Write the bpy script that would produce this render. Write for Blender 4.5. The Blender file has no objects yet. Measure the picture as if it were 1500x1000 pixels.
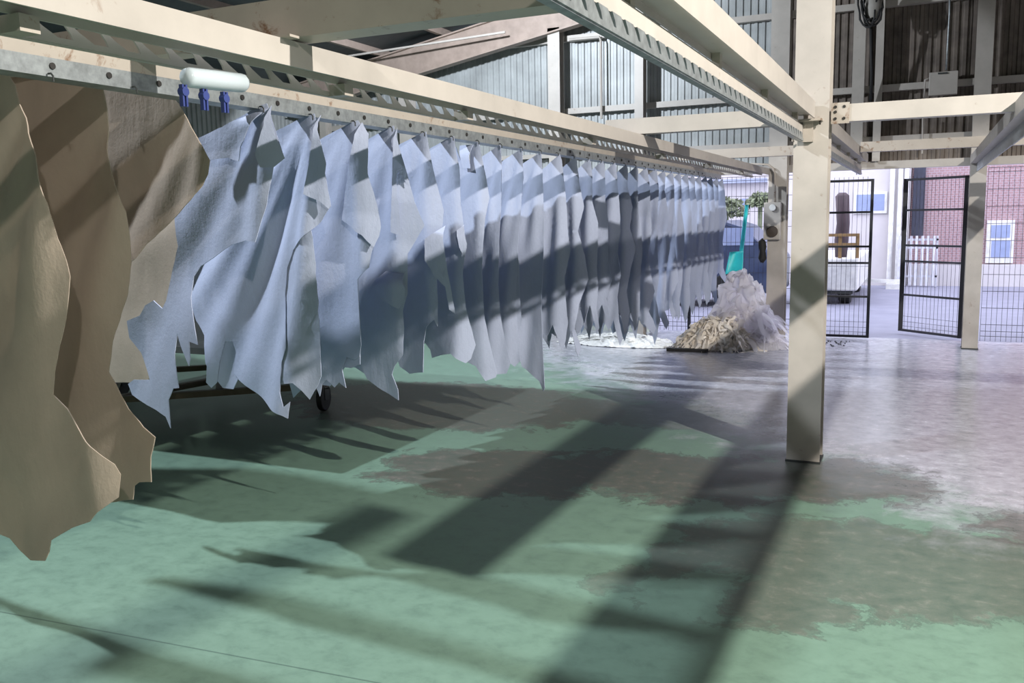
import bpy, bmesh, math, random
from mathutils import Vector, Matrix, noise
from mathutils.geometry import delaunay_2d_cdt
random.seed(7)
S = bpy.context.scene
COL = S.collection
PI = math.pi
# ------------------------------------------------------------------ camera
F, CX, CY, H = 1300.0, 750.0, 500.0, 1.6
yd = Vector((605, -192, F)).normalized()
h0 = Vector((0, -192 + 605*0.02, F))
up = yd.cross(h0).normalized()
if up.y > 0: up = -up
xd = yd.cross(up).normalized()
if xd.x < 0: xd = -xd
R = Matrix((xd, yd, up))           # world axes seen from the camera (x right, y down, z forward)
cam_d = bpy.data.cameras.new('camera'); cam = bpy.data.objects.new('camera', cam_d); COL.objects.link(cam)
cr = R @ Vector((1,0,0)); cu = R @ Vector((0,-1,0)); cb = R @ Vector((0,0,-1))
M = Matrix((cr, cu, cb)).transposed().to_4x4(); M.translation = Vector((0,0,H))
cam.matrix_world = M
cam_d.sensor_width = 36; cam_d.lens = F/1500*36; cam_d.clip_end = 300; cam_d.clip_start = 0.05
S.camera = cam
def ray(px, py): return R @ Vector((px-CX, py-CY, F))
def at(px, py, Y): d = ray(px, py); return d*(Y/d.y) + Vector((0,0,H))
def atX(px, py, X): d = ray(px, py); return d*(X/d.x) + Vector((0,0,H))
def atZ(px, py, Z): d = ray(px, py); return d*((Z-H)/d.z) + Vector((0,0,H))

# ------------------------------------------------------------------ materials
def new_mat(name):
    m = bpy.data.materials.new(name); m.use_nodes = True
    nt = m.node_tree; b = nt.nodes['Principled BSDF']
    return m, nt, b
def N(nt, t, **k):
    n = nt.nodes.new(t)
    for a, v in k.items(): setattr(n, a, v)
    return n
def ramp(nt, fac, stops):
    r = N(nt, 'ShaderNodeValToRGB'); e = r.color_ramp.elements
    e[0].position, e[0].color = stops[0][0], (*stops[0][1], 1)
    e[1].position, e[1].color = stops[-1][0], (*stops[-1][1], 1)
    for p, c in stops[1:-1]:
        x = e.new(p); x.color = (*c, 1)
    nt.links.new(fac, r.inputs[0]); return r.outputs[0]
def mixc(nt, fac, a, b):
    m = N(nt, 'ShaderNodeMix', data_type='RGBA')
    nt.links.new(fac, m.inputs[0])
    for i, v in ((6, a), (7, b)):
        if isinstance(v, tuple): m.inputs[i].default_value = (*v, 1)
        else: nt.links.new(v, m.inputs[i])
    return m.outputs[2]
def noise_tex(nt, scale, detail=5, rough=0.6, coord=None, dist=0):
    n = N(nt, 'ShaderNodeTexNoise'); n.inputs['Scale'].default_value = scale
    n.inputs['Detail'].default_value = detail; n.inputs['Roughness'].default_value = rough
    n.inputs['Distortion'].default_value = dist
    if coord is not None: nt.links.new(coord, n.inputs['Vector'])
    return n.outputs['Fac']
def pos(nt): return N(nt, 'ShaderNodeNewGeometry').outputs['Position']
def mapped(nt, v, s=(1,1,1), l=(0,0,0)):
    m = N(nt, 'ShaderNodeMapping'); m.inputs['Scale'].default_value = s; m.inputs['Location'].default_value = l
    nt.links.new(v, m.inputs['Vector']); return m.outputs[0]
def math_n(nt, op, a, b=None, clamp=False):
    m = N(nt, 'ShaderNodeMath', operation=op); m.use_clamp = clamp
    for i, v in ((0, a), (1, b)):
        if v is None: continue
        if isinstance(v, (int, float)): m.inputs[i].default_value = v
        else: nt.links.new(v, m.inputs[i])
    return m.outputs[0]
def simple(name, c, rough=0.6, metal=0, var=0.12, scale=8, bump=0.0, **k):
    m, nt, b = new_mat(name)
    p = pos(nt)
    f = noise_tex(nt, scale, coord=p)
    c2 = tuple(max(0, x*(1-var*2)) for x in c)
    nt.links.new(ramp(nt, f, [(0.3, c2), (0.65, c)]), b.inputs['Base Color'])
    b.inputs['Roughness'].default_value = rough; b.inputs['Metallic'].default_value = metal
    if bump:
        bn = N(nt, 'ShaderNodeBump'); bn.inputs['Strength'].default_value = bump; bn.inputs['Distance'].default_value = 0.01
        nt.links.new(f, bn.inputs['Height']); nt.links.new(bn.outputs[0], b.inputs['Normal'])
    for q, v in k.items(): b.inputs[q].default_value = v
    return m
def paint(name, c, rust=0.5, rough=0.45, rthr=0.66):
    m, nt, b = new_mat(name); p = pos(nt)
    f = noise_tex(nt, 5, coord=p); g = noise_tex(nt, 14, 8, 0.7, coord=p, dist=0.4); h = noise_tex(nt, 1.6, 3, coord=p)
    base = ramp(nt, f, [(0.3, tuple(x*0.86 for x in c)), (0.65, c)])
    rm = math_n(nt, 'MULTIPLY', math_n(nt, 'SUBTRACT', math_n(nt, 'ADD', g, math_n(nt, 'MULTIPLY', h, 0.45)), rthr+0.18), 9, True)
    rm = math_n(nt, 'MULTIPLY', rm, rust)
    nt.links.new(mixc(nt, rm, base, (0.16, 0.075, 0.03)), b.inputs['Base Color'])
    b.inputs['Roughness'].default_value = rough
    return m
M_cream = paint('cream steel paint', (0.45, 0.415, 0.375), 0.6, rthr=0.70)
M_cream2 = paint('cream paint with rust', (0.42, 0.375, 0.325), 0.85, rthr=0.63)
M_galv = simple('galvanised steel', (0.36, 0.39, 0.40), 0.42, 0.55, 0.2, 30)
M_dark = simple('dark steel', (0.035, 0.04, 0.04), 0.55)
M_bolt = simple('black bolt', (0.02, 0.018, 0.016), 0.5)
M_black = simple('black gate paint', (0.012, 0.012, 0.018), 0.5)
M_wire = simple('dark fence wire', (0.06, 0.06, 0.08), 0.5)
M_rub = simple('black rubber', (0.012, 0.012, 0.012), 0.7)
M_rafter = simple('brown pink rafter paint', (0.36, 0.28, 0.235), 0.6)
M_olive = simple('olive trolley steel', (0.12, 0.10, 0.06), 0.6)
M_roof = simple('dark roof sheet', (0.09, 0.10, 0.105), 0.6)
M_white = simple('white plastic', (0.8, 0.8, 0.78), 0.4)
M_blue = simple('blue clip', (0.04, 0.06, 0.22), 0.35)
M_turq = simple('turquoise plastic', (0.03, 0.62, 0.62), 0.4, var=0.05)

def leather(name, c, trans, sheen=0.3, rough=0.7, dark=(0,0,0), streak=0.3):
    m, nt, b = new_mat(name); p = pos(nt)
    f = noise_tex(nt, 2.6, 6, 0.6, coord=p, dist=0.5)
    s = noise_tex(nt, 9, 5, 0.6, coord=mapped(nt, p, (3, 3, 0.8)))
    c1 = ramp(nt, f, [(0.25, tuple(x*(1-streak) for x in c)), (0.6, c)])
    c2 = mixc(nt, math_n(nt, 'MULTIPLY', s, 0.35), c1, tuple(x*0.72 for x in c))
    nt.links.new(c2, b.inputs['Base Color'])
    b.inputs['Roughness'].default_value = rough
    b.inputs['Specular IOR Level'].default_value = 0.3
    fine = noise_tex(nt, 60, 4, 0.7, coord=p)
    bn = N(nt, 'ShaderNodeBump'); bn.inputs['Strength'].default_value = 0.35; bn.inputs['Distance'].default_value = 0.004
    nt.links.new(math_n(nt, 'ADD', fine, math_n(nt, 'MULTIPLY', s, 2.0)), bn.inputs['Height'])
    nt.links.new(bn.outputs[0], b.inputs['Normal'])
    if trans:
        t = N(nt, 'ShaderNodeBsdfTranslucent'); nt.links.new(c2, t.inputs['Color'])
        mx = N(nt, 'ShaderNodeMixShader'); mx.inputs[0].default_value = trans
        out = nt.nodes['Material Output']
        nt.links.new(b.outputs[0], mx.inputs[1]); nt.links.new(t.outputs[0], mx.inputs[2])
        nt.links.new(mx.outputs[0], out.inputs['Surface'])
    return m
M_hide = leather('blue grey leather', (0.42, 0.47, 0.62), 0.02, streak=0.10)
M_tan = leather('tan crust leather', (0.66, 0.565, 0.47), 0.42, streak=0.18)

# floor: green epoxy, worn patches, wet pale film with outdoor reflection painted in
def floor_mat():
    m, nt, b = new_mat('green worn floor'); p = pos(nt)
    sep = N(nt, 'ShaderNodeSeparateXYZ'); nt.links.new(p, sep.inputs[0])
    f1 = noise_tex(nt, 0.9, 8, 0.65, coord=p); f2 = noise_tex(nt, 9, 10, 0.75, coord=mapped(nt, p, (1, 1.25, 1)), dist=0.25)
    f3 = noise_tex(nt, 2.2, 9, 0.68, coord=p, dist=0.5)
    green = ramp(nt, f2, [(0.25, (0.105, 0.178, 0.138)), (0.5, (0.15, 0.25, 0.19)), (0.75, (0.175, 0.285, 0.22))])
    grey = ramp(nt, f2, [(0.3, (0.035, 0.032, 0.03)), (0.55, (0.10, 0.09, 0.08)), (0.75, (0.24, 0.22, 0.20))])
    mask = None
    # worn-through islands: centre x, y, half sizes, weight
    # (cx, cy, rx, ry, strength)
    isl = [(-2.45,4.95,0.85,0.55,1),(-1.45,5.25,0.85,0.55,1),(-0.45,5.55,0.62,0.50,1),(0.52,5.05,0.28,0.25,1),(-3.8,6.7,1.5,0.95,1),(-1.9,6.9,1.0,0.5,0.7),
           (-0.1,4.25,1.0,0.60,0.72),(1.0,4.5,0.9,0.6,0.7),(-0.75,4.15,0.38,0.28,0.75),(-1.15,3.62,0.13,0.20,0.6),(-0.98,3.9,0.16,0.2,0.6),(-0.45,3.65,0.32,0.3,0.75)]
    mask = None; stren = None
    for (cx, cy, rx, ry, sg) in isl:
        dx = math_n(nt, 'DIVIDE', math_n(nt, 'SUBTRACT', sep.outputs[0], cx), rx)
        dy = math_n(nt, 'DIVIDE', math_n(nt, 'SUBTRACT', sep.outputs[1], cy), ry)
        d = math_n(nt, 'SQRT', math_n(nt, 'ADD', math_n(nt, 'MULTIPLY', dx, dx), math_n(nt, 'MULTIPLY', dy, dy)))
        k = math_n(nt, 'MULTIPLY', math_n(nt, 'SUBTRACT', 1.0, d), min(rx, ry))
        mask = k if mask is None else math_n(nt, 'MAXIMUM', mask, k)
        q = math_n(nt, 'MULTIPLY', math_n(nt, 'ADD', math_n(nt, 'MULTIPLY', k, 8), 1.6, True), sg)
        stren = q if stren is None else math_n(nt, 'MAXIMUM', stren, q)
    f4 = noise_tex(nt, 3.4, 10, 0.70, coord=p, dist=0.3)
    nz = math_n(nt, 'MULTIPLY', math_n(nt, 'SUBTRACT', f4, 0.5), 0.95)
    sig = math_n(nt, 'ADD', mask, nz)
    w = math_n(nt, 'MULTIPLY', sig, 14, True)
    rim = math_n(nt, 'SUBTRACT', 1.0, math_n(nt, 'MULTIPLY', math_n(nt, 'ABSOLUTE', math_n(nt, 'SUBTRACT', sig, 0.015)), 40, True))
    wf = math_n(nt, 'MULTIPLY', math_n(nt, 'MULTIPLY', w, stren), math_n(nt, 'ADD', 0.45, math_n(nt, 'MULTIPLY', f2, 0.75)), True)
    c = mixc(nt, wf, green, grey)
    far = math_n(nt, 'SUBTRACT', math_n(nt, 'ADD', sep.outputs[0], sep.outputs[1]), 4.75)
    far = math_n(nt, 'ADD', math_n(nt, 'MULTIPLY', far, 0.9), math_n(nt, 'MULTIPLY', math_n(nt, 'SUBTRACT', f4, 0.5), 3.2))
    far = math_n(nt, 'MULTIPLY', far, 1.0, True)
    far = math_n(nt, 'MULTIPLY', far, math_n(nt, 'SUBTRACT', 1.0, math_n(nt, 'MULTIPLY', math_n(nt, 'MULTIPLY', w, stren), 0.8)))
    c = mixc(nt, math_n(nt, 'MULTIPLY', far, 0.85), c, ramp(nt, f2, [(0.3, (0.24, 0.24, 0.28)), (0.62, (0.60, 0.59, 0.69))]))  # pale film, with reflected daylight painted into its lavender
    c = mixc(nt, math_n(nt, 'MULTIPLY', math_n(nt, 'MULTIPLY', rim, stren), 0.55), c, (0.035, 0.04, 0.037))
    # floor joint
    j = math_n(nt, 'LESS_THAN', math_n(nt, 'ABSOLUTE', math_n(nt, 'SUBTRACT', math_n(nt, 'ADD', sep.outputs[1], math_n(nt, 'MULTIPLY', sep.outputs[0], -0.07)), 2.555)), 0.004)
    c = mixc(nt, math_n(nt, 'MULTIPLY', j, 0.55), c, (0.03, 0.06, 0.05))
    nt.links.new(c, b.inputs['Base Color'])
    r = ramp(nt, f2, [(0.3, (0.44,)*3), (0.7, (0.60,)*3)])
    r = mixc(nt, math_n(nt, 'MULTIPLY', math_n(nt, 'SUBTRACT', math_n(nt, 'ADD', sep.outputs[0], sep.outputs[1]), 3.8), 0.4, True), r, ramp(nt, f2, [(0.3, (0.12,)*3), (0.7, (0.30,)*3)]))
    nt.links.new(r, b.inputs['Roughness'])
    b.inputs['Specular IOR Level'].default_value = 0.5
    bn = N(nt, 'ShaderNodeBump'); bn.inputs['Strength'].default_value = 0.12; bn.inputs['Distance'].default_value = 0.01
    nt.links.new(f2, bn.inputs['Height']); nt.links.new(bn.outputs[0], b.inputs['Normal'])
    return m
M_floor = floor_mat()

# ------------------------------------------------------------------ mesh helpers
def box(bm, x0, x1, y0, y1, z0, z1):
    v = [bm.verts.new(p) for p in ((x0,y0,z0),(x1,y0,z0),(x1,y1,z0),(x0,y1,z0),(x0,y0,z1),(x1,y0,z1),(x1,y1,z1),(x0,y1,z1))]
    for f in ((0,3,2,1),(4,5,6,7),(0,1,5,4),(1,2,6,5),(2,3,7,6),(3,0,4,7)): bm.faces.new([v[i] for i in f])
def bar(bm, a, b, w, h=None, upv=Vector((0,0,1))):
    a, b = Vector(a), Vector(b); h = h or w; d = (b-a).normalized()
    s = d.cross(upv)
    if s.length < 1e-3: s = d.cross(Vector((0,1,0)))
    s.normalize(); u = s.cross(d)
    v = []
    for p in (a, b):
        for i, j in ((-1,-1),(1,-1),(1,1),(-1,1)): v.append(bm.verts.new(p + s*i*w/2 + u*j*h/2))
    for f in ((3,2,1,0),(4,5,6,7),(0,1,5,4),(1,2,6,5),(2,3,7,6),(3,0,4,7)): bm.faces.new([v[i] for i in f])
def tube(bm, pts, r, n=8):
    pts = [Vector(p) for p in pts]; rings = []
    for i, p in enumerate(pts):
        d = (pts[min(i+1, len(pts)-1)] - pts[max(i-1, 0)]).normalized()
        s = d.cross(Vector((0.13, 0.21, 1))).normalized(); u = s.cross(d)
        rr = r[i] if isinstance(r, (list, tuple)) else r
        rings.append([bm.verts.new(p + (s*math.cos(2*PI*k/n) + u*math.sin(2*PI*k/n))*rr) for k in range(n)])
    for a, b in zip(rings, rings[1:]):
        for k in range(n): bm.faces.new((a[k], a[(k+1) % n], b[(k+1) % n], b[k]))
    bm.faces.new(rings[0][::-1]); bm.faces.new(rings[-1])
def disc(bm, c, axis, r, th, n=20):
    c = Vector(c); axis = Vector(axis).normalized(); tube(bm, [c - axis*th/2, c + axis*th/2], r, n)
def prism(bm, pts, d):
    """extrude closed loop pts (3D) by vector d"""
    a = [bm.verts.new(p) for p in pts]; b = [bm.verts.new(Vector(p)+Vector(d)) for p in pts]
    n = len(pts)
    bm.faces.new(a[::-1]); bm.faces.new(b)
    for i in range(n): bm.faces.new((a[i], a[(i+1) % n], b[(i+1) % n], b[i]))
def obj(name, bm, mat, parent=None, smooth=False, bevel=0):
    bmesh.ops.recalc_face_normals(bm, faces=bm.faces)
    me = bpy.data.meshes.new(name); bm.to_mesh(me); bm.free()
    me.materials.append(mat)
    if smooth:
        for p in me.polygons: p.use_smooth = True
    o = bpy.data.objects.new(name, me); COL.objects.link(o)
    if parent: put(o, parent)
    if bevel:
        mo = o.modifiers.new('bevel', 'BEVEL'); mo.width = bevel; mo.segments = 2; mo.limit_method = 'ANGLE'
    return o
def put(o, parent):
    o.parent = parent; o.matrix_parent_inverse = Matrix.Translation(-Vector(parent.location))
def thing(name, loc, label, cat, group=None):
    o = bpy.data.objects.new(name, None); COL.objects.link(o); o.location = loc; o.empty_display_size = 0.1
    return tag(o, label, cat, group)
def tag(o, label, cat, group=None, kind=None):
    o['label'] = label; o['category'] = cat
    if group: o['group'] = group
    if kind: o['kind'] = kind
    return o
def struct(name, bm, mat, label=None, cat=None):
    o = obj(name, bm, mat); o['kind'] = 'structure'
    o['label'] = label or name.replace('_', ' '); o['category'] = cat or name.split('_')[0]
    return o
BM = bmesh.new

# ------------------------------------------------------------------ setting
bm = BM(); box(bm, -9.3, 9.1, -8, 12.15, -0.2, 0.0)
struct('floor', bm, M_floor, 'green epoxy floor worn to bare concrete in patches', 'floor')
def roof_z(x): return 5.42 - 0.176*abs(x)
def corr(bm, x0, x1, y, zb, zt, pitch=0.092, dep=0.018):
    x = x0; pts = []
    i = 0
    while x < x1:
        for fx, d in ((0.0, 0), (0.38, 0), (0.5, dep), (0.88, dep)): pts.append((x+fx*pitch, y+d))
        x += pitch
    lo = [bm.verts.new((p[0], p[1], zb)) for p in pts]
    hi = [bm.verts.new((p[0], p[1], zt(p[0]) if callable(zt) else zt)) for p in pts]
    for k in range(len(pts)-1): bm.faces.new((lo[k], lo[k+1], hi[k+1], hi[k]))
M_sheet = simple('grey corrugated sheet', (0.40, 0.42, 0.42), 0.5, 0.1, 0.15, 3)
M_sheet_b = simple('shade-darkened brown corrugated sheet', (0.20, 0.165, 0.14), 0.6, 0.1, 0.3, 4)  # darker brown stands in for shade on the upper gable
bm = BM(); corr(bm, -9.2, -1.75, 11.75, 2.19, roof_z)
w1 = struct('wall_back', bm, M_sheet, 'grey corrugated gable sheeting above the hanging hides', 'wall')
bm = BM(); corr(bm, -1.70, 9.0, 11.75, 2.19, roof_z)
struct('wall_gate', bm, M_sheet_b, 'corrugated sheeting above the mesh gates, its shade painted in as brown', 'wall')
def corr_y(bm, x, y0, y1, z0, z1, pitch=0.092, dep=0.018):
    y = y0; pts = []
    while y < y1:
        for fx, d in ((0.0, 0), (0.38, 0), (0.5, dep), (0.88, dep)): pts.append((x+d, y+fx*pitch))
        y += pitch
    lo = [bm.verts.new((p[0], p[1], z0)) for p in pts]; hi = [bm.verts.new((p[0], p[1], z1)) for p in pts]
    for k in range(len(pts)-1): bm.faces.new((lo[k], lo[k+1], hi[k+1], hi[k]))
bm = BM(); corr(bm, -9.2, -3.45, 11.90, 0.0, 2.12); struct('wall_low', bm, simple('pale lower sheeting', (0.50, 0.54, 0.50), 0.5), 'pale corrugated lower wall behind the hides', 'wall')
bm = BM(); corr_y(bm, -9.2, -8, 11.8, 0, 3.85); struct('wall_left', bm, M_sheet, 'grey corrugated side wall behind the hides', 'wall')
bm = BM(); corr_y(bm, 9.0, -8, 11.8, 0, 3.9); struct('wall_right', bm, M_sheet_b)
bm = BM(); corr(bm, -9.2, 9.0, -8, 0, roof_z, 0.2); struct('wall_front', bm, M_sheet)
bm = BM()
for s in (-1, 1):
    a = [bm.verts.new(p) for p in ((0,-8,5.42),(0,12.3,5.42),(s*9.3,12.3,5.42-0.176*9.3),(s*9.3,-8,5.42-0.176*9.3))]
    bm.faces.new(a)
o = struct('ceiling', bm, M_roof, 'dark sheet roof underside', 'ceiling')
so = o.modifiers.new('thick', 'SOLIDIFY'); so.thickness = 0.04; so.offset = 1
# roof purlins run along the hall
k = 0
for xx in [-8.4 + 1.05*i for i in range(16)]:
    bm = BM(); z = roof_z(xx) - 0.07
    box(bm, xx-0.03, xx+0.03, 4.5, 11.7, z-0.06, z+0.04)
    tag(obj('roof_purlin', bm, M_rafter if xx < -2 else M_cream), 'painted steel purlin running along under the dark roof sheets', 'purlin', 'roof purlins')
# rafters of the gable end
for s, nm in ((-1, 'broad brown-pink sloping rafter above the grey sheeting, over the hides'), (1, 'broad brown-pink sloping rafter rising to the right, above the gate side')):
    bm = BM()
    pts = [(0, 11.42, 4.86), (0, 11.42, 5.26), (s*9, 11.42, 5.26-0.176*9), (s*9, 11.42, 4.86-0.176*9)]
    prism(bm, pts, (0, 0.03, 0))
    for dz in (0, 0.4):
        prism(bm, [(0,11.36,4.86+dz-0.01),(0,11.36,4.86+dz+0.01),(s*9,11.36,4.87+dz-0.176*9),(s*9,11.36,4.85+dz-0.176*9)], (0,0.15,0))
    tag(obj('sloping_rafter', bm, M_rafter), nm, 'rafter')
bm = BM(); bar(bm, at(440, 93, 10.9), at(740, 47, 11.2), 0.025)
tag(obj('brace_rod', bm, M_cream), 'thin pale brace rod slanting under the roof, above the hide rail', 'rod')

# girts on the sheeting
for (z, h) in ((3.04, 0.075), (2.455, 0.06), (4.0, 0.075)):
    bm = BM(); box(bm, -9.1, 9.0, 11.66, 11.745, z-h/2, z+h/2)
    tag(obj('wall_girt', bm, M_cream), {3.04: 'middle horizontal cream girt across the corrugated sheeting', 2.455: 'lowest horizontal cream girt on the sheeting just above the lintel', 4.0: 'highest cream girt on the corrugated sheeting'}[z], 'girt')
# lintel over the fence line
bm = BM(); box(bm, -9.1, 9.0, 11.62, 11.74, 2.10, 2.19)
tag(obj('lintel_beam', bm, M_cream), 'long cream lintel beam directly over the mesh fence and gates', 'beam')

# ------------------------------------------------------------------ columns (H-sections)
def hcol(name, xc, yc, w, d, z1, label, z0=0.0, mat=M_cream, cat='column', base=True):
    t = thing(name, (xc, yc, z0), label, cat)
    bm = BM(); tf = 0.012
    box(bm, xc-w/2, xc+w/2, yc-d/2, yc-d/2+tf, z0+0.0, z1)
    box(bm, xc-w/2, xc+w/2, yc+d/2-tf, yc+d/2, z0+0.0, z1)
    box(bm, xc-0.006, xc+0.006, yc-d/2+tf, yc+d/2-tf, z0+0.0, z1)
    obj('shaft', bm, mat, t)
    if base:
        bm = BM(); box(bm, xc-w/2-0.006, xc+w/2+0.006, yc-d/2-0.006, yc+d/2+0.006, z0, z0+0.014)
        obj('base_plate', bm, M_dark, t)
    return t
c1 = hcol('steel_column', -0.655, 5.94, 0.205, 0.20, 5.2, 'tall cream H-section steel column standing alone in the middle of the floor')
c2 = hcol('steel_column', -1.645, 11.42, 0.215, 0.20, 5.0, 'cream steel column carrying the switch box beside the plastic heap')
c3 = hcol('steel_column', 0.53, 11.50, 0.165, 0.18, 5.2, 'cream steel column to the right of the open gate leaf')
for xc, w, lab in ((-4.6, 0.17, 'bright cream post against the grey sheeting, widest of those above the hide rail'), (-3.42, 0.115, 'slim cream post in front of grey sheeting, first left of the comb rail'),
                   (-6.95, 0.20, 'cream post rising behind the top of the long beam, under the dark roof'), (-8.42, 0.11, 'small bright post seen through the gap under the long beam')):
    hcol('wall_post', xc, 11.50, w, 0.16, min(roof_z(xc)-0.5, 4.4), lab, cat='post')
hcol('wall_post', -0.775, 11.56, 0.135, 0.1, 5.0, 'cream post standing on the lintel just right of the free column', z0=2.19, cat='post', base=False)
hcol('wall_post', -0.555, 11.60, 0.085, 0.08, 5.0, 'narrow cream post beside the hanging cable coil', z0=2.19, cat='post', base=False)

# ------------------------------------------------------------------ overhead hanging rails
bolt_mesh = None
def bolt_obj(parent, loc, axis_x=True, r=0.009):
    global bolt_mesh
    if bolt_mesh is None:
        bm = BM(); disc(bm, (0,0,0), (1,0,0), 1, 0.8, 10)
        bolt_mesh = bpy.data.meshes.new('bolt'); bm.to_mesh(bolt_mesh); bm.free(); bolt_mesh.materials.append(M_bolt)
    o = bpy.data.objects.new('bolt', bolt_mesh); COL.objects.link(o)
    o.parent = parent; o.matrix_parent_inverse = Matrix.Translation(-Vector(parent.location))
    o.location = loc; o.scale = (r, r, r)
    return o
def comb(bm, x, y0, y1, zb, zt, pitch, gap, lean, th=0.005, flange=0.026, fs=-1):
    """angle iron with slanted teeth standing up"""
    box(bm, min(x, x+fs*flange), max(x, x+fs*flange), y0, y1, zb-0.004, zb)       # horizontal leg
    zs = zb + (zt-zb)*0.30
    box(bm, x, x+th, y0, y1, zb, zs)
    y = y0 + 0.01
    while y + pitch < y1:
        w = pitch - gap
        a = [(x, y, zs), (x, y+w, zs), (x, y+w*0.90-lean*0.6, zs+(zt-zs)*0.6), (x, y+w*0.80-lean, zt), (x, y-lean, zt), (x, y-lean*0.35, zs+(zt-zs)*0.5)]
        prism(bm, a, (th, 0, 0)); y += pitch
def spikes(bm, x, y0, y1, zb, zt, pitch, th=0.005):
    """strip with separate slanted spikes standing up from it"""
    zs = zb + 0.014
    box(bm, x, x+th, y0, y1, zb, zs); box(bm, x-0.014, x, y0, y1, zb-0.003, zb)
    y = y0 + 0.05
    while y + pitch < y1:
        prism(bm, [(x, y, zs), (x, y+0.060, zs), (x, y+0.020, zs+0.020), (x, y-0.018, zt), (x, y-0.030, zt-0.004), (x, y-0.006, zs+0.014)], (th, 0, 0)); y += pitch
def hsec(bm, x0, x1, y0, y1, z0, z1, t=0.008):
    """H beam along Y, flanges vertical faces solid: reads as channel with recessed underside"""
    box(bm, x0, x1, y0, y1, z1-t, z1); box(bm, x1-t, x1, y0, y1, z0, z1-t); box(bm, x0, x0+t, y0, y1, z0, z1-t)
    box(bm, x0+t, x1-t, y0, y1, z0+0.02, z0+0.02+t)
def right_rail(y0, y1, label, nb):
    t = thing('comb_rail', (-0.68, y0, 2.03), label, 'hanging rail', None)
    bm = BM(); hsec(bm, -0.745, -0.63, y0, y1, 2.168, 2.267); obj('upper_beam', bm, M_cream, t)
    bm = BM(); box(bm, -0.745, -0.70, y0, y1, 2.084, 2.132); obj('lower_beam', bm, M_cream, t)
    bm = BM(); comb(bm, -0.698, y0, y1, 2.036, 2.083, 0.1015, 0.017, 0.03); obj('toothed_angle', bm, M_galv, t)
    y = y0+0.3
    while y < y1:
        bm = BM(); box(bm, -0.735, -0.705, y-0.02, y+0.02, 2.132, 2.190); obj('spacer', bm, M_cream2, t); y += 1.1
    bm = BM(); box(bm, -0.752, -0.746, y1-0.09, y1-0.01, 2.03, 2.267); obj('end_plate', bm, M_cream2, t)
    y = y0 + 0.135
    while y < y1-0.05 and nb > 0:
        bolt_obj(t, (-0.697, y, 2.074), r=0.0085); y += 0.205; nb -= 1
right_rail(0.9, 5.80, 'comb rail with dark slanted slots running to the free-standing column', 22)
right_rail(6.06, 11.40, 'far length of comb rail, from the free-standing column to the lintel', 14)
# joint bracket at the column
t = thing('rail_bracket', (-0.65, 5.79, 2.13), 'rusty bracket plate holding the comb rail to the free-standing column', 'bracket')
bm = BM(); box(bm, -0.76, -0.585, 5.75, 5.838, 2.150, 2.162); obj('flat_plate', bm, M_cream2, t)
bm = BM(); box(bm, -0.70, -0.64, 5.81, 5.838, 2.03, 2.15); obj('hanger_plate', bm, M_cream2, t)
bolt_obj(t, (-0.60, 5.80, 2.14), r=0.012)
# long beam with spike comb
t = thing('hanging_rail', (-1.78, 0.9, 2.03), 'long pale beam with white spikes beneath it, in front of the hides', 'hanging rail')
bm = BM(); hsec(bm, -1.835, -1.735, 0.7, 11.31, 2.064, 2.139); obj('main_beam', bm, M_cream, t)
bm = BM(); spikes(bm, -1.868, 0.7, 10.9, 2.028, 2.088, 0.1015)
obj('spiked_angle', bm, M_cream, t)
for y in (1.4, 2.6, 3.5, 5.1, 6.7, 8.3, 9.9):
    bm = BM(); box(bm, -1.867, -1.80, y-0.025, y+0.025, 2.026, 2.0635); obj('joint_plate', bm, M_cream2, t)
# rail that carries the hides
hr = thing('hide_rail', (-2.40, 0.9, 2.05), 'bolted rail from which the row of hides hangs', 'hanging rail')
bm = BM(); hsec(bm, -2.47, -2.385, 0.7, 11.60, 2.102, 2.142); obj('channel_beam', bm, M_cream2, hr)
bm = BM(); box(bm, -2.389, -2.384, 0.7, 11.60, 2.046, 2.102); box(bm, -2.47, -2.389, 0.7, 11.60, 2.046, 2.050); obj('bolted_angle', bm, M_galv, hr)
y = 1.30
for i in range(46):
    bolt_obj(hr, (-2.383, y, 2.078), r=0.010); y += 0.205
# rails to the right
def plain_rail(x, y0, y1, label, slant=0, w=0.045):
    t = thing('hanging_rail', (x, y0, 2.03), label, 'hanging rail')
    bm = BM()
    for (xa, xb, za, zb) in ((x-w, x+w, 2.11, 2.20),):
        v = [(xa, y0, za), (xb, y0, za), (xb, y0, zb), (xa, y0, zb)]
        prism(bm, v, (slant, y1-y0, 0))
    obj('main_beam', bm, M_cream, t)
    bm = BM(); prism(bm, [(x+w-0.012, y0, 2.02), (x+w-0.002, y0, 2.02), (x+w-0.002, y0, 2.11), (x+w-0.012, y0, 2.11)], (slant, y1-y0, 0)); obj('angle_strip', bm, M_galv, t)
    return t
plain_rail(0.48, 2.9, 11.40, 'slanting-looking rail at the right edge running to the column by the open gate', w=0.04)
plain_rail(1.08, 1.0, 11.0, 'second rail further right, beyond the frame edge', w=0.07)
bm = BM(); tube(bm, [(0.93, 1.2, 2.8), (1.07, 2.97, 2.8)], 0.043, 12)  # added out of view to throw the diagonal shadow band
tag(obj('shadow_bar', bm, M_cream), 'added unseen bar that casts the dark diagonal band on the floor', 'pipe')
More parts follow.
